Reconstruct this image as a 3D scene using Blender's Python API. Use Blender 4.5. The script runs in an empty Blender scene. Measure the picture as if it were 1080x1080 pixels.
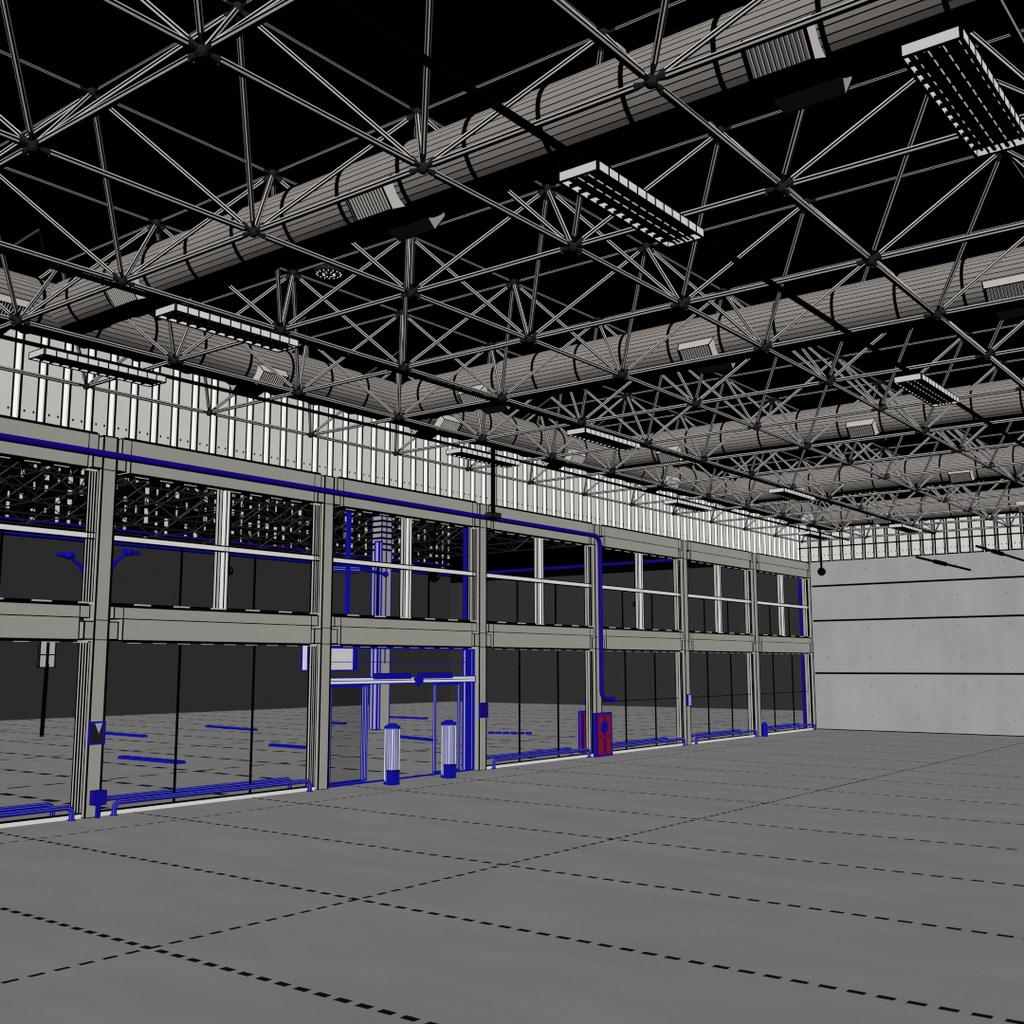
import bpy, math, random
from mathutils import Vector, Matrix

# ------------------------------------------------------------------ camera, light, exposure
sc = bpy.context.scene
col = sc.collection
CAM_H = 2.941
YAW, PITCH, ROLL = math.radians(37.846), math.radians(8.025), math.radians(-0.091)
FPX = 1140.8
cam_data = bpy.data.cameras.new('camera')
cam_data.sensor_width = 36.0
cam_data.lens = FPX / 1080.0 * 36.0
cam_data.clip_end = 500
cam = bpy.data.objects.new('camera', cam_data)
col.objects.link(cam)
fw = Vector((math.cos(PITCH) * math.cos(YAW), math.cos(PITCH) * math.sin(YAW), math.sin(PITCH)))
rt = Vector((math.sin(YAW), -math.cos(YAW), 0))
up = rt.cross(fw)
rt2 = rt * math.cos(ROLL) + up * math.sin(ROLL)
up2 = -rt * math.sin(ROLL) + up * math.cos(ROLL)
m3 = Matrix((rt2, up2, -fw)).transposed()
cam.matrix_world = Matrix.Translation((0, 0, CAM_H)) @ m3.to_4x4()
sc.camera = cam

world = bpy.data.worlds.new('night')
sc.world = world
world.use_nodes = True
world.node_tree.nodes['Background'].inputs[0].default_value = (0, 0, 0, 1)
world.node_tree.nodes['Background'].inputs[1].default_value = 0.0

# one even, directional light from behind the camera's shoulder, which throws no shadows
sun_data = bpy.data.lights.new('sun', 'SUN')
sun_data.energy = math.pi
sun_data.angle = 0.0
sun_data.use_shadow = False
sun_data.color = (1.0, 0.995, 0.985)
sun = bpy.data.objects.new('sun', sun_data)
sun.location = (-20, -16, 9.5)
sun.rotation_euler = Vector((-0.730, -0.590, 0.341)).to_track_quat('Z', 'Y').to_euler()
col.objects.link(sun)

sc.view_settings.view_transform = 'Standard'
sc.view_settings.look = 'None'
sc.view_settings.gamma = 1.0
sc.view_settings.exposure = 0.0
sc.view_settings.use_curve_mapping = False
sc.cycles.diffuse_bounces = 0
sc.cycles.transparent_max_bounces = 24
sc.cycles.use_denoising = False
sc.cycles.filter_width = 1.1

# ------------------------------------------------------------------ materials
def mat(name, rgb, rough=0.9, var=0.0, vscale=1.0, spec=0.0):
    m = bpy.data.materials.new(name)
    m.use_nodes = True
    nt = m.node_tree
    b = nt.nodes['Principled BSDF']
    b.inputs['Base Color'].default_value = (*rgb, 1)
    b.inputs['Roughness'].default_value = rough
    b.inputs['Specular IOR Level'].default_value = spec
    if var:
        tc = nt.nodes.new('ShaderNodeTexCoord')
        nz = nt.nodes.new('ShaderNodeTexNoise')
        nz.inputs['Scale'].default_value = vscale
        nz.inputs['Detail'].default_value = 5
        mr = nt.nodes.new('ShaderNodeMapRange')
        mr.inputs['From Min'].default_value = 0.3
        mr.inputs['From Max'].default_value = 0.7
        mr.inputs['To Min'].default_value = 1 - var
        mr.inputs['To Max'].default_value = 1 + var
        mx = nt.nodes.new('ShaderNodeVectorMath')
        mx.operation = 'SCALE'
        mx.inputs[0].default_value = rgb
        nt.links.new(tc.outputs['Object'], nz.inputs['Vector'])
        nt.links.new(nz.outputs['Fac'], mr.inputs['Value'])
        nt.links.new(mr.outputs['Result'], mx.inputs['Scale'])
        nt.links.new(mx.outputs['Vector'], b.inputs['Base Color'])
    return m

def mn(nt, op, a, b=None, c=None):
    n = nt.nodes.new('ShaderNodeMath')
    n.operation = op
    for i, v in enumerate((a, b, c)):
        if v is None:
            continue
        if isinstance(v, (int, float)):
            n.inputs[i].default_value = v
        else:
            nt.links.new(v, n.inputs[i])
    return n.outputs[0]

K = mat('black_line', (0.0015, 0.0015, 0.0015))
CONC = mat('beam_concrete', (0.425, 0.42, 0.375), var=0.03, vscale=0.7)
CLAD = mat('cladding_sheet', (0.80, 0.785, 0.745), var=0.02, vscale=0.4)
CLADR = mat('cladding_rib_lit', (0.95, 0.95, 0.93))  # paler than the sheet: the light on the ribs is in the colour
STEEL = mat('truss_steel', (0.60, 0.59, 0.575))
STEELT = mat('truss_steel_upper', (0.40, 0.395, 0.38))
NODE = mat('node_steel', (0.02, 0.02, 0.02))
DUCT = mat('duct_sheet', (0.33, 0.305, 0.285), var=0.04, vscale=0.8)
GRILLE = mat('grille_metal', (0.62, 0.60, 0.57))
FRAME = mat('window_frame', (0.62, 0.61, 0.58))
WHITE = mat('white_paint', (0.95, 0.95, 0.95))
BLUE = mat('blue_paint', (0.008, 0.008, 0.42))
BLUED = mat('blue_dark_pipe', (0.016, 0.004, 0.20))
LAV = mat('pale_lavender', (0.45, 0.44, 0.70))
RED = mat('red_enamel', (0.30, 0.012, 0.03), var=0.1, vscale=4)
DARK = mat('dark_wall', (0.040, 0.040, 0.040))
LAMP = mat('lamp_white', (0.72, 0.72, 0.72))

def glass(name, tint, gl=0.0):
    m = bpy.data.materials.new(name)
    m.use_nodes = True
    nt = m.node_tree
    nt.nodes.remove(nt.nodes['Principled BSDF'])
    t = nt.nodes.new('ShaderNodeBsdfTransparent')
    t.inputs[0].default_value = (*tint, 1)
    nt.links.new(t.outputs[0], nt.nodes['Material Output'].inputs[0])
    return m
GLASS = glass('clear_glass', (0.99, 0.99, 0.99), 0.01)
GLASST = glass('tinted_glass', (0.84, 0.84, 0.84), 0.01)

def floor_mat():
    m = mat('polished_concrete_floor', (0.40, 0.40, 0.40))
    nt = m.node_tree
    b = nt.nodes['Principled BSDF']
    tc = nt.nodes.new('ShaderNodeTexCoord')
    sp = nt.nodes.new('ShaderNodeSeparateXYZ')
    nt.links.new(tc.outputs['Object'], sp.inputs[0])
    x, y = sp.outputs[0], sp.outputs[1]
    out = mn(nt, 'GREATER_THAN', y, 20.25)      # the forecourt paving has wider, longer dashed joints
    def line(c, c0, period, w, other, dash, duty):
        f = mn(nt, 'FRACT', mn(nt, 'ADD', mn(nt, 'DIVIDE', mn(nt, 'SUBTRACT', c, c0), period), 0.5))
        d = mn(nt, 'MULTIPLY', mn(nt, 'ABSOLUTE', mn(nt, 'SUBTRACT', f, 0.5)), period)
        on = mn(nt, 'LESS_THAN', d, mn(nt, 'MULTIPLY', mn(nt, 'ADD', mn(nt, 'MULTIPLY', out, 1.6), 1.0), w / 2))
        ds = mn(nt, 'LESS_THAN', mn(nt, 'FRACT', mn(nt, 'DIVIDE', other, mn(nt, 'MULTIPLY', mn(nt, 'ADD', mn(nt, 'MULTIPLY', out, 2.5), 1.0), dash))), duty)
        return mn(nt, 'MULTIPLY', on, ds)
    l1 = line(x, 10.04, 3.0, 0.09, y, 0.27, 0.62)
    l2 = line(y, 18.163, 7.872, 0.07, x, 0.26, 0.62)
    l = mn(nt, 'MAXIMUM', l1, l2)
    mp = nt.nodes.new('ShaderNodeMapping')
    mp.inputs['Rotation'].default_value = (0, 0, math.radians(38))
    mp.inputs['Scale'].default_value = (1.0, 0.35, 1)
    nt.links.new(tc.outputs['Object'], mp.inputs[0])
    nz = nt.nodes.new('ShaderNodeTexNoise')
    nz.inputs['Scale'].default_value = 1.1
    nz.inputs['Detail'].default_value = 6
    nt.links.new(mp.outputs[0], nz.inputs['Vector'])
    mr = nt.nodes.new('ShaderNodeMapRange')
    mr.inputs['From Min'].default_value = 0.3
    mr.inputs['From Max'].default_value = 0.7
    mr.inputs['To Min'].default_value = 0.43
    mr.inputs['To Max'].default_value = 0.50
    nt.links.new(nz.outputs['Fac'], mr.inputs['Value'])
    v = mn(nt, 'MULTIPLY', mr.outputs[0], mn(nt, 'SUBTRACT', 1.0, mn(nt, 'MULTIPLY', l, 0.97)))
    cb = nt.nodes.new('ShaderNodeCombineColor')
    for i in range(3):
        nt.links.new(v, cb.inputs[i])
    nt.links.new(cb.outputs[0], b.inputs['Base Color'])
    return m
FLOOR = floor_mat()

def wall_conc_mat():
    # cast concrete: cloudy tone, formwork tie holes on a grid
    m = mat('cast_concrete', (0.42, 0.42, 0.42))
    nt = m.node_tree
    b = nt.nodes['Principled BSDF']
    tc = nt.nodes.new('ShaderNodeTexCoord')
    sp = nt.nodes.new('ShaderNodeSeparateXYZ')
    nt.links.new(tc.outputs['Object'], sp.inputs[0])
    y, z = sp.outputs[1], sp.outputs[2]
    def cell(c, c0, p):
        f = mn(nt, 'FRACT', mn(nt, 'ADD', mn(nt, 'DIVIDE', mn(nt, 'SUBTRACT', c, c0), p), 0.5))
        return mn(nt, 'MULTIPLY', mn(nt, 'SUBTRACT', f, 0.5), p)
    dy, dz = cell(y, 17.2, 1.95), cell(z, 0.65, 1.3)
    r = mn(nt, 'SQRT', mn(nt, 'ADD', mn(nt, 'MULTIPLY', dy, dy), mn(nt, 'MULTIPLY', dz, dz)))
    hole = mn(nt, 'LESS_THAN', r, 0.055)
    nz = nt.nodes.new('ShaderNodeTexNoise')
    nz.inputs['Scale'].default_value = 0.55
    nz.inputs['Detail'].default_value = 7
    nz.inputs['Roughness'].default_value = 0.6
    mp = nt.nodes.new('ShaderNodeMapping')
    mp.inputs['Scale'].default_value = (1, 1.6, 0.6)
    nt.links.new(tc.outputs['Object'], mp.inputs[0])
    nt.links.new(mp.outputs[0], nz.inputs['Vector'])
    mr = nt.nodes.new('ShaderNodeMapRange')
    mr.inputs['From Min'].default_value = 0.3
    mr.inputs['From Max'].default_value = 0.7
    mr.inputs['To Min'].default_value = 0.39
    mr.inputs['To Max'].default_value = 0.46
    nt.links.new(nz.outputs['Fac'], mr.inputs['Value'])
    v = mn(nt, 'MULTIPLY', mr.outputs[0], mn(nt, 'SUBTRACT', 1.0, mn(nt, 'MULTIPLY', hole, 0.22)))
    cb = nt.nodes.new('ShaderNodeCombineColor')
    nt.links.new(v, cb.inputs[0])
    nt.links.new(v, cb.inputs[1])
    nt.links.new(mn(nt, 'MULTIPLY', v, 1.01), cb.inputs[2])
    nt.links.new(cb.outputs[0], b.inputs['Base Color'])
    return m
WCONC = wall_conc_mat()

# ------------------------------------------------------------------ mesh helpers
class MB:
    """collects boxes, bars and tubes, linked as ONE mesh object"""
    def __init__(self):
        self.v, self.f, self.m, self.mats = [], [], [], []
    def mi(self, m):
        if m not in self.mats:
            self.mats.append(m)
        return self.mats.index(m)
    def quads(self, pts, faces, m):
        o = len(self.v)
        self.v += [tuple(p) for p in pts]
        k = self.mi(m)
        for fc in faces:
            self.f.append([i + o for i in fc])
            self.m.append(k)
    def rawbox(self, x0, x1, y0, y1, z0, z1, m):
        p = [(x, y, z) for z in (z0, z1) for y in (y0, y1) for x in (x0, x1)]
        self.quads(p, [(0, 2, 3, 1), (4, 5, 7, 6), (0, 1, 5, 4), (2, 6, 7, 3), (0, 4, 6, 2), (1, 3, 7, 5)], m)
    def box(self, x0, x1, y0, y1, z0, z1, m, e=0.0, em=None):
        self.rawbox(x0, x1, y0, y1, z0, z1, m)
        if e:
            h = e / 2
            em = em or K
            for y in (y0, y1):
                for z in (z0, z1):
                    self.rawbox(x0 - h, x1 + h, y - h, y + h, z - h, z + h, em)
            for x in (x0, x1):
                for z in (z0, z1):
                    self.rawbox(x - h, x + h, y0 + h, y1 - h, z - h, z + h, em)
                for y in (y0, y1):
                    self.rawbox(x - h, x + h, y - h, y + h, z0 + h, z1 - h, em)
    def tube(self, a, b, r, m, n=8, stripe=None, sf=0.3, r2=None, caps=True, rot=0.0):
        a, b = Vector(a), Vector(b)
        d = (b - a).normalized()
        u = d.cross(Vector((0, 0, 1)))
        if u.length < 1e-3:
            u = Vector((1, 0, 0))
        u.normalize()
        w = u.cross(d)
        r2 = r if r2 is None else r2
        angs = []
        for i in range(n):
            t = 2 * math.pi * i / n + rot
            if stripe:
                g = 2 * math.pi / n * sf / 2
                angs += [t - g, t + g]
            else:
                angs.append(t)
        o = len(self.v)
        N = len(angs)
        for (c, rr) in ((a, r), (b, r2)):
            for t in angs:
                self.v.append(tuple(c + (u * math.cos(t) + w * math.sin(t)) * rr))
        k, ks = self.mi(m), self.mi(stripe) if stripe else 0
        for i in range(N):
            j = (i + 1) % N
            self.f.append([o + i, o + j, o + N + j, o + N + i][::-1])
            self.m.append(ks if stripe and i % 2 == 0 else k)
        if caps:
            self.f.append([o + i for i in range(N)])
            self.m.append(k)
            self.f.append([o + N + i for i in range(N)][::-1])
            self.m.append(k)
    def path(self, pts, r, m, n=8, stripe=None, sf=0.3):
        for i in range(len(pts) - 1):
            self.tube(pts[i], pts[i + 1], r, m, n, stripe, sf)
            if 0 < i:
                self.ball(pts[i], r * 1.0, m, 8, 4)
    def ball(self, c, r, m, n=8, k=5, sz=1.0):
        pts, fc = [], []
        for j in range(k + 1):
            ph = math.pi * j / k
            for i in range(n):
                t = 2 * math.pi * i / n
                pts.append((c[0] + r * math.sin(ph) * math.cos(t), c[1] + r * math.sin(ph) * math.sin(t), c[2] + r * sz * math.cos(ph)))
        for j in range(k):
            for i in range(n):
                fc.append((j * n + i, (j + 1) * n + i, (j + 1) * n + (i + 1) % n, j * n + (i + 1) % n))
        self.quads(pts, fc, m)
    def build(self, name, parent=None, off=(0, 0, 0)):
        me = bpy.data.meshes.new(name)
        me.from_pydata([(p[0] - off[0], p[1] - off[1], p[2] - off[2]) for p in self.v], [], self.f)
        for m in self.mats:
            me.materials.append(m)
        me.polygons.foreach_set('material_index', self.m)
        me.update()
        o = bpy.data.objects.new(name, me)
        col.objects.link(o)
        if parent is not None:
            o.parent = parent
        else:
            o.location = off
        return o

def tag(o, label=None, cat=None, group=None, kind=None):
    if label: o['label'] = label
    if cat: o['category'] = cat
    if group: o['group'] = group
    if kind: o['kind'] = kind
    return o
def empty(name, loc=(0, 0, 0)):
    o = bpy.data.objects.new(name, None)
    o.location = loc
    col.objects.link(o)
    return o
def arc(c, r, a0, a1, ax, ay, n=6):
    out = []
    for i in range(n + 1):
        t = math.radians(a0 + (a1 - a0) * i / n)
        out.append(tuple(Vector(c) + Vector(ax) * r * math.cos(t) + Vector(ay) * r * math.sin(t)))
    return out

ORD = ['first', 'second', 'third', 'fourth', 'fifth', 'sixth', 'seventh']
FY = 19.768               # front plane of the facade
X0, BAY = 12.09, 5.99     # first column seen on the left, bay width
COLS = [X0 + BAY * i for i in range(7)]

# ------------------------------------------------------------------ the setting
b = MB(); b.quads([(-40, -30, 0), (90, -30, 0), (90, 75, 0), (-40, 75, 0)], [(0, 1, 2, 3)], FLOOR)
tag(b.build('floor'), 'grey concrete floor with a grid of dashed joints', kind='structure')

WX = 48.03                # the end wall
b = MB()
zs = [0, 2.528, 4.906, 6.494, 7.624]
for a, c in zip(zs[:-1], zs[1:]):
    b.rawbox(WX, WX + 0.3, -14, 20.25, a + 0.045, c - 0.045 if c < 7.6 else c, WCONC)
b.rawbox(WX + 0.04, WX + 0.26, -14, 20.25, 0, 7.62, K)
tag(b.build('wall_right'), 'cast grey concrete end wall with dark horizontal panel joints', kind='structure')

def clad(horiz_fn, s0, s1, first, step, z0, z1, side, kw=0.04):
    """ribbed sheet; horiz_fn(s, d, z) maps along / outward / up to world"""
    b = MB()
    b.quads([horiz_fn(s0, 0, z0), horiz_fn(s1, 0, z0), horiz_fn(s1, 0, z1), horiz_fn(s0, 0, z1)], [(0, 1, 2, 3)], CLAD)
    s = first
    e = 0.035
    while s < s1:
        if s > s0:
            pr = [(s - 0.055, 0.0), (s - 0.01, 0.06), (s + 0.03, 0.06), (s + 0.05, 0.0)]
            for (p, q), m in zip(zip(pr[:-1], pr[1:]), (CLADR, CLADR, K)):  # one flank and crown painted as lit, the other flank black as shade
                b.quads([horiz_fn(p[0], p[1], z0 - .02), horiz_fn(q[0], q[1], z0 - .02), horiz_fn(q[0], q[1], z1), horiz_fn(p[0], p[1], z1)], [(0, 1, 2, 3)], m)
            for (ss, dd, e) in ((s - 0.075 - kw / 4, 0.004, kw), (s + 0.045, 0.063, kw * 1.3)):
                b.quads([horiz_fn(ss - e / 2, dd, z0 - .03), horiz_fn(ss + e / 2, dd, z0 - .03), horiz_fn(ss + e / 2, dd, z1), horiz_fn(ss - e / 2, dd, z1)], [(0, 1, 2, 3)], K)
            for q in (0.17, 0.36):      # fixing bolt
                b.quads([horiz_fn(s + q - .02, .006, z0 + .24), horiz_fn(s + q + .02, .006, z0 + .24), horiz_fn(s + q + .02, .006, z0 + .29), horiz_fn(s + q - .02, .006, z0 + .29)], [(0, 1, 2, 3)], K)
        s += step
    b.quads([horiz_fn(s0, 0.03, z0 - .03), horiz_fn(s1, 0.03, z0 - .03), horiz_fn(s1, 0.03, z0 + .03), horiz_fn(s0, 0.03, z0 + .03)], [(0, 1, 2, 3)], K)
    return b
b = clad(lambda s, d, z: (s, 20.35 - d, z), -6, WX + .3, 10.37 - 32 * 0.515, 0.515, 7.64, 10.6, 0)
tag(b.build('wall_left_cladding'), 'pale ribbed sheet cladding above the glazed front', kind='structure')
b = clad(lambda s, d, z: (WX - 0.01 - d, -s, z), -20.3, 14, -18.747 - 0.512 * 3, 0.512, 7.63, 9.45, 1, 0.055)
for z in (8.28, 8.62, 8.95):
    b.rawbox(WX - 0.11, WX - 0.075, -14, 20.3, z - .03, z + .03, K)
tag(b.build('wall_right_cladding'), 'pale ribbed sheet cladding above the concrete end wall', kind='structure')

# far side of the forecourt seen through the glass
b = MB()
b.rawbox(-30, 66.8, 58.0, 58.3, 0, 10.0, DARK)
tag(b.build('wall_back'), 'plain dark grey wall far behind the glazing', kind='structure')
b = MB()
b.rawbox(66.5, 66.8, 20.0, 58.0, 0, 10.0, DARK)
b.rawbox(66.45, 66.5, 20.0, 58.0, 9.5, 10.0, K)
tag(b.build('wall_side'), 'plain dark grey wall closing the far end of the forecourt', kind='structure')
random.seed(4)
def dashed_wall(name, fn, s0, s1, lab):
    b = MB()
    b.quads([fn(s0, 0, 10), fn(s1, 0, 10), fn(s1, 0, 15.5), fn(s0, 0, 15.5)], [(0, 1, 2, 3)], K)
    s = s0 + 0.4
    while s < s1:
        z = 10.25
        while z < 15:
            if random.random() < 0.72:
                h = random.uniform(0.12, 0.5); w = random.choice((.05, .09, .13))
                b.quads([fn(s - w, .03, z), fn(s + w, .03, z), fn(s + w, .03, z + h), fn(s - w, .03, z + h)], [(0, 1, 2, 3)], CLAD)
            z += 0.62
        s += 0.72
    tag(b.build(name), lab, kind='structure')
dashed_wall('wall_back_cladding', lambda s, d, z: (s, 58.0 - d, z), -30, 66.5, 'black cladding with broken pale ribs above the dark back wall')

# ------------------------------------------------------------------ facade: columns, beams
def column(x, i):
    root = empty('concrete_column', (x, FY, 0))
    tag(root, f'{ORD[i]} tall concrete column from the left along the glazed front' if i < 6 else 'narrow concrete column in the corner against the concrete end wall', 'column', 'concrete columns of the glazed front')
    b = MB()
    b.box(-.148, .148, 0, .42, 0, 7.56, CONC, .03)
    b.rawbox(.15, .19, .0, .05, 0, 7.56, K)  # black strip painted in for the shadow gap beside the shaft
    for z in (3.44, 3.83, 6.87):
        b.rawbox(-.148, .148, -.008, 0, z - .01, z + .01, K)
    b.build('shaft', root)
    for (z0, z1) in ((3.44, 3.83), (6.87, 7.2)):
        for s in (-1, 1):
            if i == 6 and s == 1:
                continue
            b = MB()
            xa, xb = sorted((s * .16, s * .37))
            b.box(xa, xb, 0.0, .42, z0 + .012, z1 - .03, CONC, .026)
            b.build('corbel', root)
    return root
for i, x in enumerate(COLS):
    column(x, i)
def beam(xa, xb, zlo, zhi, shoulder, label, grp, n):
    root = empty('concrete_beam', ((xa + xb) / 2, FY, zlo))
    tag(root, label, 'beam', grp)
    hx = (xb - xa) / 2
    b = MB()
    b.box(-hx + .27, hx - .27, 0.0, .5, shoulder - zlo, zhi - zlo, CONC, .022)
    b.box(-hx + .48, hx - .48, 0.0, .5, 0, shoulder - zlo, CONC, .022)
    for s in (-1, 1):
        b.rawbox(s * (hx - .48) - .01, s * (hx - .48) + .01, -.006, 0, shoulder - zlo, zhi - zlo, K)
    b.rawbox(-hx + .5, hx - .5, -.01, .02, -.05, .0, K)
    b.rawbox(-hx + .3, hx - .3, -.01, .0, zhi - zlo - .02, zhi - zlo + .035, K)
    for k in range(9):
        b.rawbox(-hx + .65 + k * .6, -hx + .95 + k * .6, .05, .08, -.06, -.02, FRAME)
    b.build('web', root)
for i in range(-1, 6):
    xa, xb = X0 + BAY * i, X0 + BAY * (i + 1)
    if i == -1:
        w = 'at the left edge of the view'
    elif i == 5:
        w = 'in the last bay before the end wall'
    else:
        w = f'between the {ORD[i]} and {ORD[i+1]} columns from the left'
    beam(xa, xb, 6.87, 7.57, 7.22, f'upper concrete beam under the cladding, {w}', 'upper concrete beams', i)
    beam(xa, xb, 3.44, 4.116, 3.872, f'middle concrete beam between the window rows, {w}', 'middle concrete beams', i)

# ------------------------------------------------------------------ windows and glazing
GY = 20.0
def jamb(b, x, z0, z1, em=K, m=FRAME):
    b.box(x - .028, x + .028, GY - .11, GY - .03, z0, z1, m, .026, em)
wn = 0
for i in range(-1, 6):
    xa, xb = X0 + BAY * i + .18, X0 + BAY * (i + 1) - .18
    where = 'at the left edge' if i == -1 else ('in the last bay' if i == 5 else f'after the {ORD[i]} column')
    # upper window
    wn += 1
    root = empty(f'window_{wn}', ((xa + xb) / 2, GY, 4.15))
    tag(root, f'upper window {where}', kind='structure')
    o = root.location
    b = MB()
    for x in (xa + .03, xb - .0, xb - .12):
        jamb(b, x, 4.15, 6.86)
    b.build('window_frame', root, o)
    b = MB()
    xm = (xa + xb) / 2
    b.box(xm - .13, xm - .05, GY - .05, GY + .05, 4.15, 6.86, FRAME, .02)
    b.box(xm + .03, xm + .12, GY - .11, GY + .05, 4.15, 6.86, WHITE, .02)
    b.build('mullion', root, o)
    b = MB()
    b.rawbox(xa, xb, GY - .12, GY - .02, 5.47, 5.56, WHITE)
    b.rawbox(xa, xb, GY - .13, GY - .02, 5.44, 5.468, K)
    b.rawbox(xa, xb, GY - .13, GY - .02, 5.562, 5.59, K)
    b.build('transom', root, o)
    b = MB()
    b.rawbox(xa, xb, GY + .07, GY + .085, 4.13, 6.86, GLASS)
    for k in (1, 2):
        xx = xa - .18 + (xb - xa + .36) * k / 3 + .03
        b.rawbox(xx - .018, xx + .018, GY + .055, GY + .1, 4.13, 5.45, K)
    b.build('pane', root, o)
    # window sill with pale clips on the beam
    b = MB()
    x = xa + .1
    while x < xb - .5:
        b.rawbox(x, x + .45, GY - .2, GY - .05, 4.125, 4.19, K)
        b.rawbox(x + .5, x + .85, GY - .2, GY - .05, 4.13, 4.18, FRAME)
        x += .95
    b.build('window_sill', root, o)
    if i == 1:
        continue
    # shopfront glazing below
    wn += 1
    root = empty(f'window_{wn}', ((xa + xb) / 2, GY, 0))
    tag(root, f'floor to beam glazing {where}', kind='structure')
    o = root.location
    b = MB()
    for x in (xa + .03, xb - .0, xb - .12):
        jamb(b, x, 0.0, 3.4)
    b.build('window_frame', root, o)
    b = MB()
    b.rawbox(xa + .12, xb - .12, GY + .0, GY + .015, 0.06, 3.4, GLASS)
    for k in (1, 2):
        xx = xa - .18 + (xb - xa + .36) * k / 3 + .03
        b.rawbox(xx - .018, xx + .018, GY - .02, GY + .03, 0.06, 3.4, K)
    if i >= 3:
        b.rawbox(xa + .1, xb - .1, GY - .02, GY + .03, 1.695, 1.72, K)
    b.build('pane', root, o)
    b = MB()
    b.rawbox(xa, xb, GY - .16, GY - .04, 0.0, .075, WHITE)
    b.rawbox(xa, xb, GY - .165, GY - .03, .075, .10, K)
    b.build('window_sill', root, o)

# ------------------------------------------------------------------ automatic entrance doors (second bay)
xa, xb = X0 + BAY + .18, X0 + 2 * BAY - .18
dr = empty('door_1', ((xa + xb) / 2, GY, 0))
tag(dr, 'sliding entrance doors in a blue edged frame', kind='structure')
o = dr.location
b = MB()
b.box(xa, xb, GY - .1, GY + .1, 2.46, 2.62, WHITE, .03, BLUE)
b.rawbox(xa + .05, xb - .05, GY - .115, GY - .1, 2.53, 2.55, BLUE)
for x in (xa + .06, xb - .0, xb - .16, xb - .3):
    b.box(x - .03, x + .03, GY - .05, GY + .05, 0.0, 3.4, LAV, .04, BLUE)
b.rawbox(xa, xb, GY - .06, GY + .06, 3.34, 3.41, BLUE)
b.rawbox(xa, xb, GY - .08, GY + .08, 0, .035, LAV)
b.rawbox(xa, xb, GY - .09, GY - .08, 0.0, .05, BLUE)
b.build('door_frame', dr, o)
for (x0, x1) in ((19.85, 21.1), (21.5, 22.75)):
    b = MB()
    b.box(x0, x1, GY - .24, GY - .1, 2.58, 2.72, BLUE, .02, BLUED)
    b.build('door_operator', dr, o)
b = MB()
b.box(21.38, 21.6, GY - .22, GY - .12, 2.42, 2.62, BLUE)
b.quads([(21.3, GY - .18, 2.6), (21.68, GY - .18, 2.6), (21.49, GY - .18, 2.36), (21.3, GY - .12, 2.6), (21.68, GY - .12, 2.6), (21.49, GY - .12, 2.36)],
        [(0, 2, 1), (3, 4, 5), (0, 1, 4, 3), (1, 2, 5, 4), (2, 0, 3, 5)], BLUE)
b.build('sensor', dr, o)
b = MB(); b.rawbox(xa + .1, xb - .1, GY + .0, GY + .015, 2.64, 3.33, GLASS)
b.rawbox(xa + .1, xb - .1, GY - .02, GY + .03, 3.0, 3.02, BLUE)
b.build('transom_pane', dr, o)
def leaf(x0, x1, y, m, edge):
    b = MB()
    for (p, q) in ((x0, x0 + .06), (x1 - .06, x1)):
        b.box(p + .01, q - .01, y - .02, y + .03, .05, 2.45, LAV, .022, BLUE)
    b.rawbox(x0, x1, y - .02, y + .03, .04, .09, edge)
    b.rawbox(x0, x1, y - .02, y + .03, 2.38, 2.45, edge)
    lf = b.build('door_leaf', dr, o)
    b = MB(); b.rawbox(x0 + .06, x1 - .06, y, y + .012, .09, 2.38, m)
    g = b.build('leaf_pane', lf)
    g.location = -o
leaf(xa + .13, 19.66, GY + .02, GLASST, BLUE)
leaf(xa + .3, 19.86, GY + .12, GLASS, BLUE)
leaf(22.30, 23.36, GY + .02, GLASS, BLUE)

# ------------------------------------------------------------------ pilotis like security gates by the door
SHELL = mat('bollard_shell', (.42, .42, .55))
def gate(x, y, lab, sgn):
    root = empty('security_bollard', (x, y, 0))
    tag(root, lab, 'bollard', 'striped bollards at the entrance')
    b = MB()
    r = .185
    n = 14
    for k in range(n):
        t = 2 * math.pi * k / n
    b.tube((0, 0, .06), (0, 0, 1.36), r, SHELL, 20, BLUE, .3)
    for k in range(0, 20, 4):
        t = 2 * math.pi * (k + .5) / 20
        cx, cy = math.cos(t) * r, math.sin(t) * r
        b.tube((cx, cy, .1), (cx, cy, 1.34), .014, WHITE, 6)
    b.build('shell', root)
    b = MB()
    b.tube((0, 0, 1.36), (0, 0, 1.42), r + .02, BLUE, 20)
    b.tube((0, 0, 1.42), (0, 0, 1.49), r, BLUE, 20, r2=.08)
    b.build('cap', root)
    b = MB()
    b.tube((0, 0, 0), (0, 0, .07), r + .02, BLUE, 20)
    b.rawbox(-.24, .02, -.25, -.05, 0.0, .36, BLUE)
    b.rawbox(-.25, .03, -.26, -.04, 0.32, .36, BLUED)
    b.build('foot', root)
gate(19.93, 19.29, 'striped blue and white bollard left of the doorway, nearer the second column', -1)
gate(21.99, 19.22, 'striped blue and white bollard right of the doorway, nearer the third column', 1)

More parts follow.
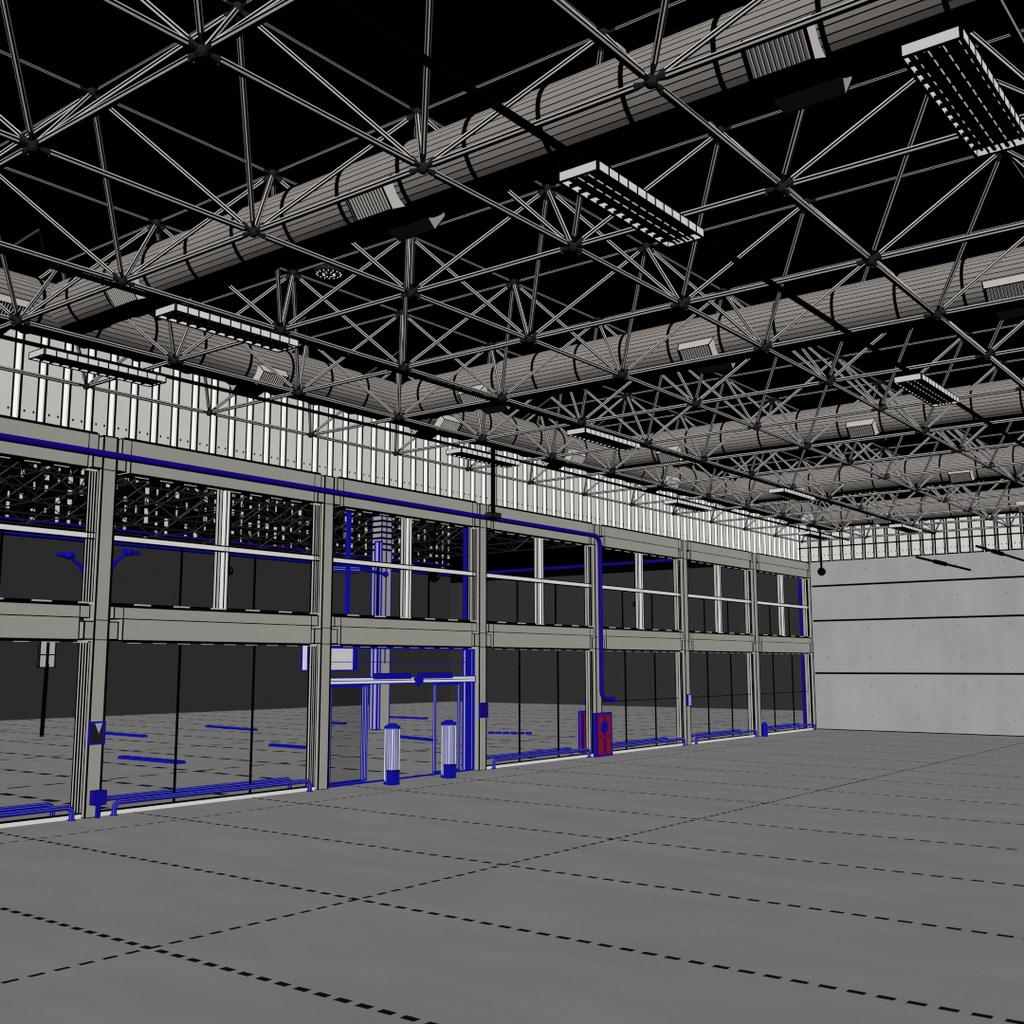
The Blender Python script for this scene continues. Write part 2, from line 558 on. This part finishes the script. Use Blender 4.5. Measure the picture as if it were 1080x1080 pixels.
# ------------------------------------------------------------------ blue guard rails
def rail(x0, x1, y, lab):
    b = MB()
    z = .25
    r = .12
    pts = [(x0, 0, 0), (x0, 0, z - r)] + arc((x0 + r, 0, z - r), r, 180, 90, (1, 0, 0), (0, 0, 1), 4)[1:] + \
          arc((x1 - r, 0, z - r), r, 90, 0, (1, 0, 0), (0, 0, 1), 4) + [(x1, 0, 0)]
    b.path(pts, .055, BLUE, 8, LAV, .09)
    root = empty('guard_rail', ((x0 + x1) / 2, y, 0))
    tag(root, lab, 'guard rail', 'low blue guard rails')
    b.build('bent_tube', root, ((x0 + x1) / 2, 0, 0))
    for x in (x0, x1):
        b = MB(); b.tube((x, 0, 0), (x, 0, .02), .08, BLUE, 12)
        b.build('foot', root, ((x0 + x1) / 2, 0, 0))
for i in range(-1, 6):
    if i == 1:
        continue
    xa, xb = X0 + BAY * i + (.62 if i == 3 else .45), X0 + BAY * (i + 1) - (.68 if i == 2 else .45)
    w = 'left of the first column' if i == -1 else ('in the last bay' if i == 5 else f'between the {ORD[i]} and {ORD[i+1]} columns')
    rail(xa, xb, 19.72, f'low blue tube guard rail inside the glass, {w}')
    rail(xa, xb, 20.42, f'low blue tube guard rail outside the glass, {w}')

# ------------------------------------------------------------------ blue pipe along the upper beams
b = MB()
PY = 19.66
px = 30.06
pts = [(-6, PY, 7.16), (px - .3, PY, 7.16)] + arc((px - .3, PY, 6.86), .3, 90, 0, (1, 0, 0), (0, 0, 1), 5)[1:] + \
      [(px, PY, 2.1)] + arc((px + .3, PY, 2.1), .3, 180, 270, (1, 0, 0), (0, 0, 1), 5)[1:] + [(px + .55, PY, 1.8)]
b.path(pts, .075, BLUED, 10, BLUE, .3)
pr = empty('water_pipe', (px, PY, 1.8))
tag(pr, 'long dark blue pipe along the upper beams, dropping down the fourth column', 'pipe')
b.build('pipe_run', pr, (px, PY, 1.8))
b = MB()
b.tube((px + .55, PY, 1.8), (px + .7, PY, 1.8), .09, BLUE, 12)
b.rawbox(px + .45, px + .95, PY - .06, PY + .06, 1.70, 1.76, BLUE)
b.build('valve', pr, (px, PY, 1.8))
# ------------------------------------------------------------------ red hose cabinets
def cabinet(xa, xb, y0, y1, lab):
    root = empty('fire_hose_cabinet', ((xa + xb) / 2, (y0 + y1) / 2, 0))
    tag(root, lab, 'cabinet', 'red hose cabinets')
    hx, hy = (xb - xa) / 2, (y1 - y0) / 2
    b = MB(); b.box(-hx, hx, -hy + .03, hy, .02, 1.37, RED, .05, BLUE)
    b.build('body', root)
    for s in (-1, 1):
        for (z0, z1) in ((.07, .60), (.66, 1.32)):
            b = MB()
            c0, c1 = sorted((s * .07, s * (hx - .05)))
            b.box(c0, c1, -hy - .0, -hy + .028, z0, z1, RED, .022, BLUED)
            b.build('door_panel', root)
    b = MB(); b.tube((-.04, -hy - .06, .95), (-.04, -hy - .005, .95), .19, BLUE, 24)
    b.tube((-.04, -hy - .08, .95), (-.04, -hy - .06, .95), .06, BLUED, 12)
    b.build('hose_reel', root)
cabinet(29.50, 30.40, 19.50, 19.60, 'red fire hose cabinet in front of the fourth column')
cabinet(30.55, 31.55, 20.75, 20.9, 'red fire hose cabinet behind the glass at the fourth column')
b = MB()
b.rawbox(-.35, .35, -.05, .05, 0, .08, BLUE); b.tube((0, 0, .08), (0, 0, .2), .05, BLUE, 10)
b.rawbox(-.05, .05, -.05, .05, -.2, 0, BLUE)
tag(b.build('valve_head', None, (0, 0, 0)), 'blue pipe valve above the red cabinet behind the glass', 'valve').location = (31.05, 20.82, 1.60)

# ------------------------------------------------------------------ things fixed to columns
def plate(x, z0, z1, hw, face, lab, cat, name, d=.03):
    b = MB(); b.box(-hw, hw, -d, 0, 0, z1 - z0, face, .03, BLUE)
    root = b.build(name)
    root.location = (x, FY - .015, z0)
    tag(root, lab, cat)
    return root
pl = plate(COLS[0], 1.41, 1.83, .16, NODE, 'black notice plate with blue edge on the first column', 'notice plate', 'notice_plate')
b = MB(); b.quads([(-.06, -.04, .4), (.1, -.04, .4), (.03, -.04, .2)], [(0, 1, 2)], LAV); b.build('pale_mark', pl)
plate(COLS[2], 1.46, 1.86, .17, BLUED, 'blue notice plate on the third column, right of the entrance', 'notice plate', 'notice_plate')
plate(COLS[4] + .03, 1.42, 1.83, .13, LAV, 'pale lavender notice plate on the fifth column', 'notice plate', 'notice_plate')
root = empty('ticket_post', (COLS[0] + .03, 19.62, 0))
tag(root, 'blue box on a thin blue post at the foot of the first column', 'post')
b = MB(); b.box(-.12, .12, -.08, .08, .26, .52, BLUE, .02, BLUED); b.build('box', root)
b = MB(); b.rawbox(-.035, .035, -.03, .03, 0, .26, BLUE); b.build('post', root)
root = empty('floor_post', (41.98, 19.52, 0))
tag(root, 'short round blue post on the floor at the sixth column', 'post')
b = MB(); b.tube((0, 0, 0), (0, 0, .48), .12, BLUE, 12); b.build('tube', root)
b = MB(); b.ball((0, 0, .48), .12, BLUE); b.build('cap', root)

# blue uprights behind the glazing
for (x, y, lab) in ((24.27, 20.5, 'tall blue upright behind the glass beside the third column'), (48.4, 20.45, 'tall blue upright behind the glass in the last bay')):
    b = MB(); b.box(-.14, .14, -.05, .05, 0, 8.2, BLUE, .03, BLUED)
    b.rawbox(-.03, .06, -.055, -.05, .05, 8.2, LAV)
    tag(b.build('blue_upright', None, (0, 0, 0)), lab, 'upright').location = (x, y, 0)

# ------------------------------------------------------------------ sign box hung outside near the second column
root = empty('hanging_sign', (19.85, 21.6, 2.68))
tag(root, 'white box sign with blue edges hanging outside left of the entrance', 'sign')
b = MB()
b.box(-.80, .80, -.12, .12, .11, .98, mat('sign_face', (.80, .80, .83)), .045, BLUE)
b.rawbox(.80, .97, -.12, .12, .10, .98, BLUE)
b.build('box', root)
b = MB(); b.rawbox(.60, .70, -.05, .05, .98, 5.0, BLUE)
b.rawbox(-.5, -.45, -1.33, .0, .985, 1.03, BLUED)
b.rawbox(.62, .67, -1.33, .0, 1.0, 1.04, BLUED)
b.rawbox(.62, .67, -1.33, .0, 4.4, 4.45, BLUED)
b.build('hanger', root)

# ------------------------------------------------------------------ outdoor column with bands
root = empty('outdoor_column', (36.1, 35.5, 0))
tag(root, 'tall concrete column standing outside beyond the entrance', 'column')
b = MB(); b.box(-.3, .35, 0, .6, 0, 12.6, CONC, .05, BLUE)
b.rawbox(-.03, .03, -.04, -.01, 3, 12.6, BLUED)
b.build('shaft', root)
b = MB()
for k in range(8):
    z = 8.2 + k * .27
    b.rawbox(-.33, .38, -.03, .63, z, z + .10, K)
b.build('tie_band', root)
b = MB()
b.box(-.5, -.34, -.05, .2, .02, 8.6, LAV, .07, BLUE)
b.build('blue_duct', root)

# ------------------------------------------------------------------ bracket lamps outside
root = empty('street_lamp', (14.52, 24.0, 0))
tag(root, 'blue twin arm street lamp outside, its post hidden behind the first column', 'street lamp')
b = MB(); b.tube((0, 0, 0), (0, 0, 5.5), .07, BLUED, 10); b.tube((0, 0, 0), (0, 0, .05), .16, BLUED, 12); b.build('post', root)
for s, z in ((-1, 5.0), (1, 5.2)):
    L = .8
    b = MB()
    b.tube((0, 0, z), (s * L, 0, z + .5), .035, BLUE, 6)
    b.tube((0, 0, z - .45), (s * L * .72, 0, z + .4), .035, BLUE, 6)
    b.tube((s * L * .35, 0, z + .2), (s * L * .3, 0, z - .1), .03, BLUE, 6)
    b.tube((s * L * .35, 0, z + .2), (s * L * .55, 0, z + .22), .03, BLUE, 6)
    b.build('arm', root)
    b = MB(); b.ball((s * L, 0, z + .52), .12, BLUE, 10, 6, .8)
    b.tube((s * (L - .15), 0, z + .52), (s * (L + .3), 0, z + .53), .09, BLUE, 8, r2=.05)
    b.build('lamp_head', root)
root = empty('wall_light', (22.2, 24.0, 5.85))
tag(root, 'long blue light on an arm outside behind the upper entrance window', 'lamp')
b = MB(); b.tube((-.4, 0, .12), (1.1, 0, .02), .05, BLUE, 8); b.tube((-.4, 0, -.1), (1.0, 0, -.05), .1, BLUE, 8, LAV, .2); b.build('arm', root)
b = MB(); b.tube((1.1, 0, 0), (2.15, 0, -.08), .05, BLUE, 8); b.ball((2.2, 0, -.09), .1, BLUE); b.build('lamp_head', root)
b = MB(); b.tube((0, 0, 0), (0, 0, 5.7), .06, BLUED, 10); b.build('post', root).location = (-.35, 0, -5.85)

# information sign on a pole far outside
root = empty('pole_sign', (24.17, 43.55, 0))
tag(root, 'black pole with a pale two column board outside left of the first column', 'sign')
b = MB(); b.tube((0, 0, 0), (.05, 0, 3.0), .09, K, 8); b.build('pole', root)
b = MB()
for sx in (-.32, .06):
    b.box(sx - .0, sx + .3, -.05, .05, 2.85, 4.6, mat('board', (.62, .58, .58)), .05)
b.rawbox(-.32, .36, -.06, -.05, 3.35, 3.4, K)
b.rawbox(.0, .05, -.07, -.05, 2.9, 4.6, K)
b.build('board', root)

# rows of low blue wheel stops outside
stops = [((26.71, 43.24), (26.45, 39.48)), ((20.13, 31.38), (20.14, 28.06)), ((32.56, 43.71), (32.06, 39.38)),
         ((26.43, 31.69), (26.33, 29.58)), ((32.56, 31.23), (31.86, 28.48)), ((36.64, 29.78), (37.49, 28.0)), ((38.3, 43.0), (38.1, 40.0)), ((44.3, 43.4), (44.2, 40.1))]
wh = ['far row left of the wide bay joints', 'near row just right of the first column', 'far row behind the middle glass pane', 'near row left of the second column',
      'row behind the doorway between the bollards', 'row right of the third column', 'far row behind the doorway', 'far row near the fourth column']
for k, ((ax, ay), (bx_, by)) in enumerate(stops):
    b = MB()
    n = 6
    for q in range(n):
        t0, t1 = q / n, (q + .72) / n
        p0 = Vector((ax + (bx_ - ax) * t0, ay + (by - ay) * t0, 0)); p1 = Vector((ax + (bx_ - ax) * t1, ay + (by - ay) * t1, 0))
        d = (p1 - p0).normalized(); nrm = Vector((-d.y, d.x, 0)) * .16
        pts = [p0 - nrm, p0 + nrm, p1 + nrm, p1 - nrm]
        top = [pp * 1.0 + Vector((0, 0, .10)) for pp in (p0 - nrm * .6, p0 + nrm * .6, p1 + nrm * .6, p1 - nrm * .6)]
        b.quads([*pts, *top], [(4, 5, 6, 7), (0, 1, 5, 4), (1, 2, 6, 5), (2, 3, 7, 6), (3, 0, 4, 7)], BLUE)
    oo = b.build('parking_kerb', None, ((ax + bx_) / 2, (ay + by) / 2, 0))
    tag(oo, 'low blue segmented parking kerb outside, ' + wh[k], 'parking kerb', 'blue parking kerbs outside')

# blue pipe lines high on the far walls
b = MB(); b.tube((-25, 57.8, 10.9), (66.2, 57.8, 10.9), .09, BLUED, 8); b.tube((-25, 57.85, 10.12), (66.2, 57.85, 10.12), .11, BLUE, 8)
tag(b.build('blue_pipe_pair'), 'pair of thin blue pipes along the top of the dark back wall', 'pipe')
b = MB(); b.tube((66.62, 22, 10.16), (66.62, 57.4, 10.16), .14, BLUED, 8)
tag(b.build('blue_pipe'), 'blue pipe along the top of the dark side wall far right', 'pipe')

# ------------------------------------------------------------------ space frame roof
CELL, GX, GYY, HB, HT = 3.0, 8.596, 13.959, 8.553, 10.348
def fpx(p):
    d = Vector(p) - Vector((0, 0, CAM_H))
    z = d.dot(fw)
    if z < .5:
        return None
    return (540 + FPX * d.dot(rt2) / z, 540 - FPX * d.dot(up2) / z, z)
def bar(b, p, q, r, m=STEEL, s=K, n=6, sf=.57):
    p, q = Vector(p), Vector(q)
    d = (q - p).normalized()
    L = (q - p).length
    b.tube(p + d * .06, p + d * .18, .02, NODE, 6, r2=r, caps=False)
    b.tube(p + d * .18, q - d * .18, r, m, n, s, sf, caps=False)
    b.tube(q - d * .18, q - d * .06, r, NODE, 6, r2=.02, caps=False)
IR, JR = range(-3, 14), range(-6, 3)
bot = {(i, j): (GX + CELL * i, GYY + CELL * j, HB) for i in IR for j in JR}
top = {(i, j): (GX + CELL * (i + .5), GYY + CELL * (j + .5), HT) for i in range(-4, 13) for j in range(-7, 2)}
bars = {'bottom_chord': [], 'top_chord': [], 'diagonal': []}
for (i, j), p in bot.items():
    for d in ((1, 0), (0, 1)):
        q = bot.get((i + d[0], j + d[1]))
        if q: bars['bottom_chord'].append((p, q))
    for d in ((0, 0), (-1, 0), (0, -1), (-1, -1)):
        q = top.get((i + d[0], j + d[1]))
        if q: bars['diagonal'].append((p, q))
for (i, j), p in top.items():
    for d in ((1, 0), (0, 1)):
        q = top.get((i + d[0], j + d[1]))
        if q: bars['top_chord'].append((p, q))
def size(p, q):
    mids = [Vector(p).lerp(Vector(q), t) for t in (0.1, .3, .5, .7, .9)]
    ok = [fpx(m) for m in mids]
    n = sum(1 for a in ok if a and 0 <= a[0] <= 1080 and 0 <= a[1] <= 1080)
    if not n:
        return 0.0
    return n / min(a[2] for a in ok if a) ** 2
sf = empty('space_frame', (GX, GYY, HB))
tag(sf, 'double layer steel space frame roof over the whole hall', 'space frame')
off = sf.location
RAD = {'bottom_chord': .042, 'top_chord': .025, 'diagonal': .036}
for kind, lst in bars.items():
    lst.sort(key=lambda t: -size(*t))
    for (p, q) in lst[:100]:
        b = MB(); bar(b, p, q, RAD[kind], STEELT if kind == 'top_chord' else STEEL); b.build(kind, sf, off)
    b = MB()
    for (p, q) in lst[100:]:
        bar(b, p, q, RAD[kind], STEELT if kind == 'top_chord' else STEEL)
    o = b.build(kind, sf, off); o['kind'] = 'stuff'
nodes = sorted(list(bot.values()) + list(top.values()), key=lambda p: -size(p, p))
for p in nodes[:100]:
    b = MB(); b.ball(p, .075, NODE, 10, 6); b.build('node_ball', sf, off)
b = MB()
for p in nodes[100:]:
    b.ball(p, .075, NODE, 8, 5)
o = b.build('node_ball', sf, off); o['kind'] = 'stuff'

# the like frame over the forecourt beyond the glass, very dark
fb = empty('canopy_frame', (20, 40, 10.6))
tag(fb, 'dark steel lattice over the forecourt seen through the upper windows', 'canopy frame')
off = fb.location
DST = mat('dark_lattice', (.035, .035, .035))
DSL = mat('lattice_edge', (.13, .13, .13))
b1, b2 = MB(), MB()
for i in range(0, 16):
    for j in range(0, 9):
        x, y = -2 + 4 * i, 25 + 4 * j
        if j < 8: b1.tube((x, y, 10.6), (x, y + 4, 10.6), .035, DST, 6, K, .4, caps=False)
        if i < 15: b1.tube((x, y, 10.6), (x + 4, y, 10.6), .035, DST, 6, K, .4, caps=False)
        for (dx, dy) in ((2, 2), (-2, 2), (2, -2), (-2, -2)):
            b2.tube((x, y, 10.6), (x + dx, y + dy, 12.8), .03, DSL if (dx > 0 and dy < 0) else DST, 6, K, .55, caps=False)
o = b1.build('chord', fb, off); o['kind'] = 'stuff'
o = b2.build('diagonal', fb, off); o['kind'] = 'stuff'

# ------------------------------------------------------------------ ducts
DZ, DR = 9.39, .5
def duct_body(b, a, c, n=36):
    b.tube(a, c, DR, DUCT, n, K, .17)
def ring(b, c, axis, w=.05, r=.53):
    d = Vector((1, 0, 0)) if axis == 'x' else Vector((0, 1, 0))
    b.tube(Vector(c) - d * w / 2, Vector(c) + d * w / 2, r, K, 28)
def grille_mb(along):
    """box grille poking out of the duct at 35 degrees below level; outward = -o axis"""
    out = []
    return out
def diffuser(parent, c, axis, side, poff):
    # local frame: u along duct, w outward, t tangent (down the face)
    u = Vector((1, 0, 0)) if axis == 'x' else Vector((0, 1, 0))
    hor = Vector((0, side, 0)) if axis == 'x' else Vector((side, 0, 0))
    w = (hor * math.cos(math.radians(38)) + Vector((0, 0, -1)) * math.sin(math.radians(38)))
    t = (hor * -math.sin(math.radians(38)) + Vector((0, 0, -1)) * math.cos(math.radians(38)))
    c = Vector(c)
    def P(a, r, s): return c + u * a + w * r + t * s
    b = MB()
    L, T, R0, R1 = .39, .165, .44, .665
    # flared collar
    pts = [P(sa * L, R0, ss * (T + .05)) for ss in (-1, 1) for sa in (-1, 1)] + [P(sa * (L - .05), R1, ss * T) for ss in (-1, 1) for sa in (-1, 1)]
    b.quads(pts, [(0, 1, 5, 4), (2, 6, 7, 3), (0, 4, 6, 2), (1, 3, 7, 5)], GRILLE)
    b.quads([P(-(L - .05), R1 - .02, -T), P(L - .05, R1 - .02, -T), P(L - .05, R1 - .02, T), P(-(L - .05), R1 - .02, T)], [(0, 1, 2, 3)], K)
    for (q0, q1) in ((pts[4], pts[5]), (pts[6], pts[7]), (pts[4], pts[6]), (pts[5], pts[7]), (pts[0], pts[4]), (pts[1], pts[5]), (pts[0], pts[1]), (pts[2], pts[3])):
        b.tube(q0, q1, .012, K, 5)
    o = b.build('diffuser', parent, poff)
    b = MB()
    n = 12
    for k in range(n):
        a = -(L - .08) + (2 * L - .16) * (k + .5) / n
        q = [P(a - .018, R1 + .005, -T + .01), P(a + .018, R1 - .01, -T + .01), P(a + .018, R1 - .01, T - .01), P(a - .018, R1 + .005, T - .01)]
        q += [x - w * .02 for x in q]
        b.quads(q, [(0, 1, 2, 3), (4, 7, 6, 5), (0, 4, 5, 1), (2, 6, 7, 3), (1, 5, 6, 2), (0, 3, 7, 4)], GRILLE)
    s = b.build('louvre', o)
    s.location = -Vector(poff)
def duct(name, a, c, axis, rings, diffs, lab):
    root = empty(name, a)
    tag(root, lab, 'duct', 'round ventilation ducts')
    b = MB(); duct_body(b, a, c); b.build('duct_tube', root, a)
    for r in rings:
        b = MB()
        cc = (r, a[1], DZ) if axis == 'x' else (a[0], r, DZ)
        ring(b, cc, axis)
        b.build('flange', root, a)
    for d in diffs:
        cc = (d, a[1], DZ) if axis == 'x' else (a[0], d, DZ)
        for s in (-1, 1):
            diffuser(root, cc, axis, s, a)
BY = 18.46
duct('ventilation_duct', (-6, BY, DZ), (47.4, BY, DZ), 'x', [9.54 + 1.15 * k - 1.15 * 6 for k in range(39)], [8.95 + 5.78 * k for k in range(7)],
     'long main duct running along the glazed front just below the roof')
dl = ['nearest cross duct, passing at the upper left', 'second cross duct, meeting the main duct above the third column',
      'third cross duct, running behind the second', 'fourth cross duct deep in the roof', 'farthest cross duct, just in front of the end wall']
for k in range(5):
    x = 10.1 + 9 * k
    duct('ventilation_duct', (x, BY - .53, DZ), (x, -8, DZ), 'y', [17.3 - 1.138 * q for q in range(22)], [15.6 - 5.76 * q for q in range(4)], dl[k])

# ------------------------------------------------------------------ lighting tracks and fluorescent fixtures
LR = {6.34: 'row farthest from the glazed front', 13.98: 'middle row', 17.75: 'row nearest the glazed front', 2.5: 'row at the upper right corner'}
for y in (6.34, 13.98, 17.75):
    b = MB(); b.rawbox(0, 47.6, -.035, .035, -.03, .03, K)
    o = b.build('lighting_track', None, (0, 0, 0)); o.location = (0, y, 8.47)
    tag(o, 'thin black lighting track along the hall, ' + LR[y], 'lighting track', 'black lighting tracks')
def lamp(x, y, lab):
    root = empty('fluorescent_light', (x, y, 8.295))
    tag(root, lab, 'ceiling light', 'fluorescent ceiling lights')
    L, W = 1.2, .25
    b = MB()
    b.rawbox(-L, L, -W, W, .06, .08, K)
    b.box(-L - .02, -L, -W, W, -.03, .085, LAMP, .014)
    b.box(L, L + .02, -W, W, -.03, .085, LAMP, .014)
    b.box(-L, L, -W - .015, -W, -.03, .08, WHITE, .014)
    b.box(-L, L, W, W + .015, -.03, .08, WHITE, .014)
    for k in range(1, 12):
        xx = -L + 2 * L * k / 12
        b.rawbox(xx - .012, xx + .012, -W - .02, -W - .014, -.03, .08, K)
    b.build('housing', root)
    b = MB()
    for k in range(1, 13):
        xx = -L + 2 * L * k / 13
        b.rawbox(xx - .012, xx + .012, -W, W, -.03, .015, K)
    for yy in (-.128, 0, .128):
        b.rawbox(-L, L, yy - .006, yy + .006, -.03, .0, K)
    b.build('louvre', root)
    for yy in (-.19, -.065, .065, .19):
        b = MB(); zt = .0 if abs(yy) < .1 else .028; b.tube((-L + .03, yy, zt), (L - .03, yy, zt), .026 if abs(yy) < .1 else .02, WHITE, 8, K, .35)
        b.build('lamp_tube', root)
    for xx in (-.8, .8):
        b = MB(); b.tube((xx, 0, .08), (xx, 0, .145), .012, K, 6)
        b.build('hanger', root)
FX = [10.57, 21.65, 32.7]
FXN = ['nearest', 'second', 'third']
for ky, y in enumerate((6.34, 13.98, 17.75)):
    for kx, x in enumerate(FX + ([43.8] if y > 10 else [])):
        nm = ['nearest', 'second', 'third', 'farthest'][kx]
        lamp(x, y, f'{nm} fluorescent fixture of the {LR[y]}')
lamp(10.4, 2.5, 'fluorescent fixture cut by the upper right corner of the view')

# ------------------------------------------------------------------ things hanging from the roof
root = empty('hanging_camera', (21.05, 16.96, 6.6))
tag(root, 'black camera on a long pole hanging in front of the third column', 'camera')
b = MB(); b.tube((0, 0, .12), (0, 0, 1.88), .06, K, 8); b.build('pole', root)
b = MB(); b.box(-.16, .16, -.12, .12, 0, .12, NODE, .02); b.ball((0, 0, -.0), .1, K); b.build('camera_head', root)
def pend(x, y, z0, z1, lab, r=.14):
    root = empty('pendant_speaker', (x, y, z0))
    tag(root, lab, 'speaker', 'black pendant balls')
    b = MB(); b.tube((0, 0, r * .5), (0, 0, z1 - z0), .045, K, 6); b.build('rod', root)
    b = MB(); b.ball((0, 0, 0), r, K, 12, 7); b.ball((0, -r * .75, 0), r * .35, NODE, 8, 5); b.build('ball', root)
pend(42.3, 16.96, 6.65, 8.525, 'black ball on a rod hanging before the concrete end wall', .17)
pend(19.13, 25.0, 5.57, 10.57, 'black ball on a rod outside, left part of the upper windows')
pend(27.8, 25.0, 5.95, 10.57, 'black ball on a rod outside behind the upper entrance window', .2)
pend(41.06, 25.0, 5.57, 10.57, 'black ball on a rod outside behind the window after the fourth column')
for (y, z, xs, lab) in ((12.74, 6.88, 41.0, 'thin black pipe standing in for a lighting track, ending nearer the corner'), (10.6, 7.15, 41.0, 'thin black pipe standing in for a lighting track, ending at the right edge')):
    root = empty('track_stand_in', (xs, y, z))  # pipe added in place of a lighting track running past the wall
    tag(root, lab, 'pipe', 'black track stand-ins near the end wall')
    b = MB(); b.tube((0, 0, 0), (48.03 - xs, 0, 0), .05, K, 8); b.build('pipe', root)
    b = MB(); b.tube((2.2, 0, 0), (3.6, 0, 0), .09, K, 8); b.build('sleeve', root)
root = empty('round_vent', (13.45, 14.85, 10.3))
tag(root, 'small round dark roof vent with pale slots at upper left', 'vent')
b = MB(); b.tube((0, 0, 0), (0, 0, .12), .28, NODE, 20); b.build('rim', root)
b = MB()
for k in range(16):
    t = 2 * math.pi * k / 16
    c = Vector((math.cos(t), math.sin(t), 0))
    b.tube(c * .22 + Vector((0, 0, -.02)), c * .27 + Vector((0, 0, .06)), .012, WHITE, 5)
    if k % 2: b.tube(c * .08 + Vector((0, 0, -.03)), c * .13 + Vector((0, 0, -.01)), .012, WHITE, 5)
b.build('slot', root)
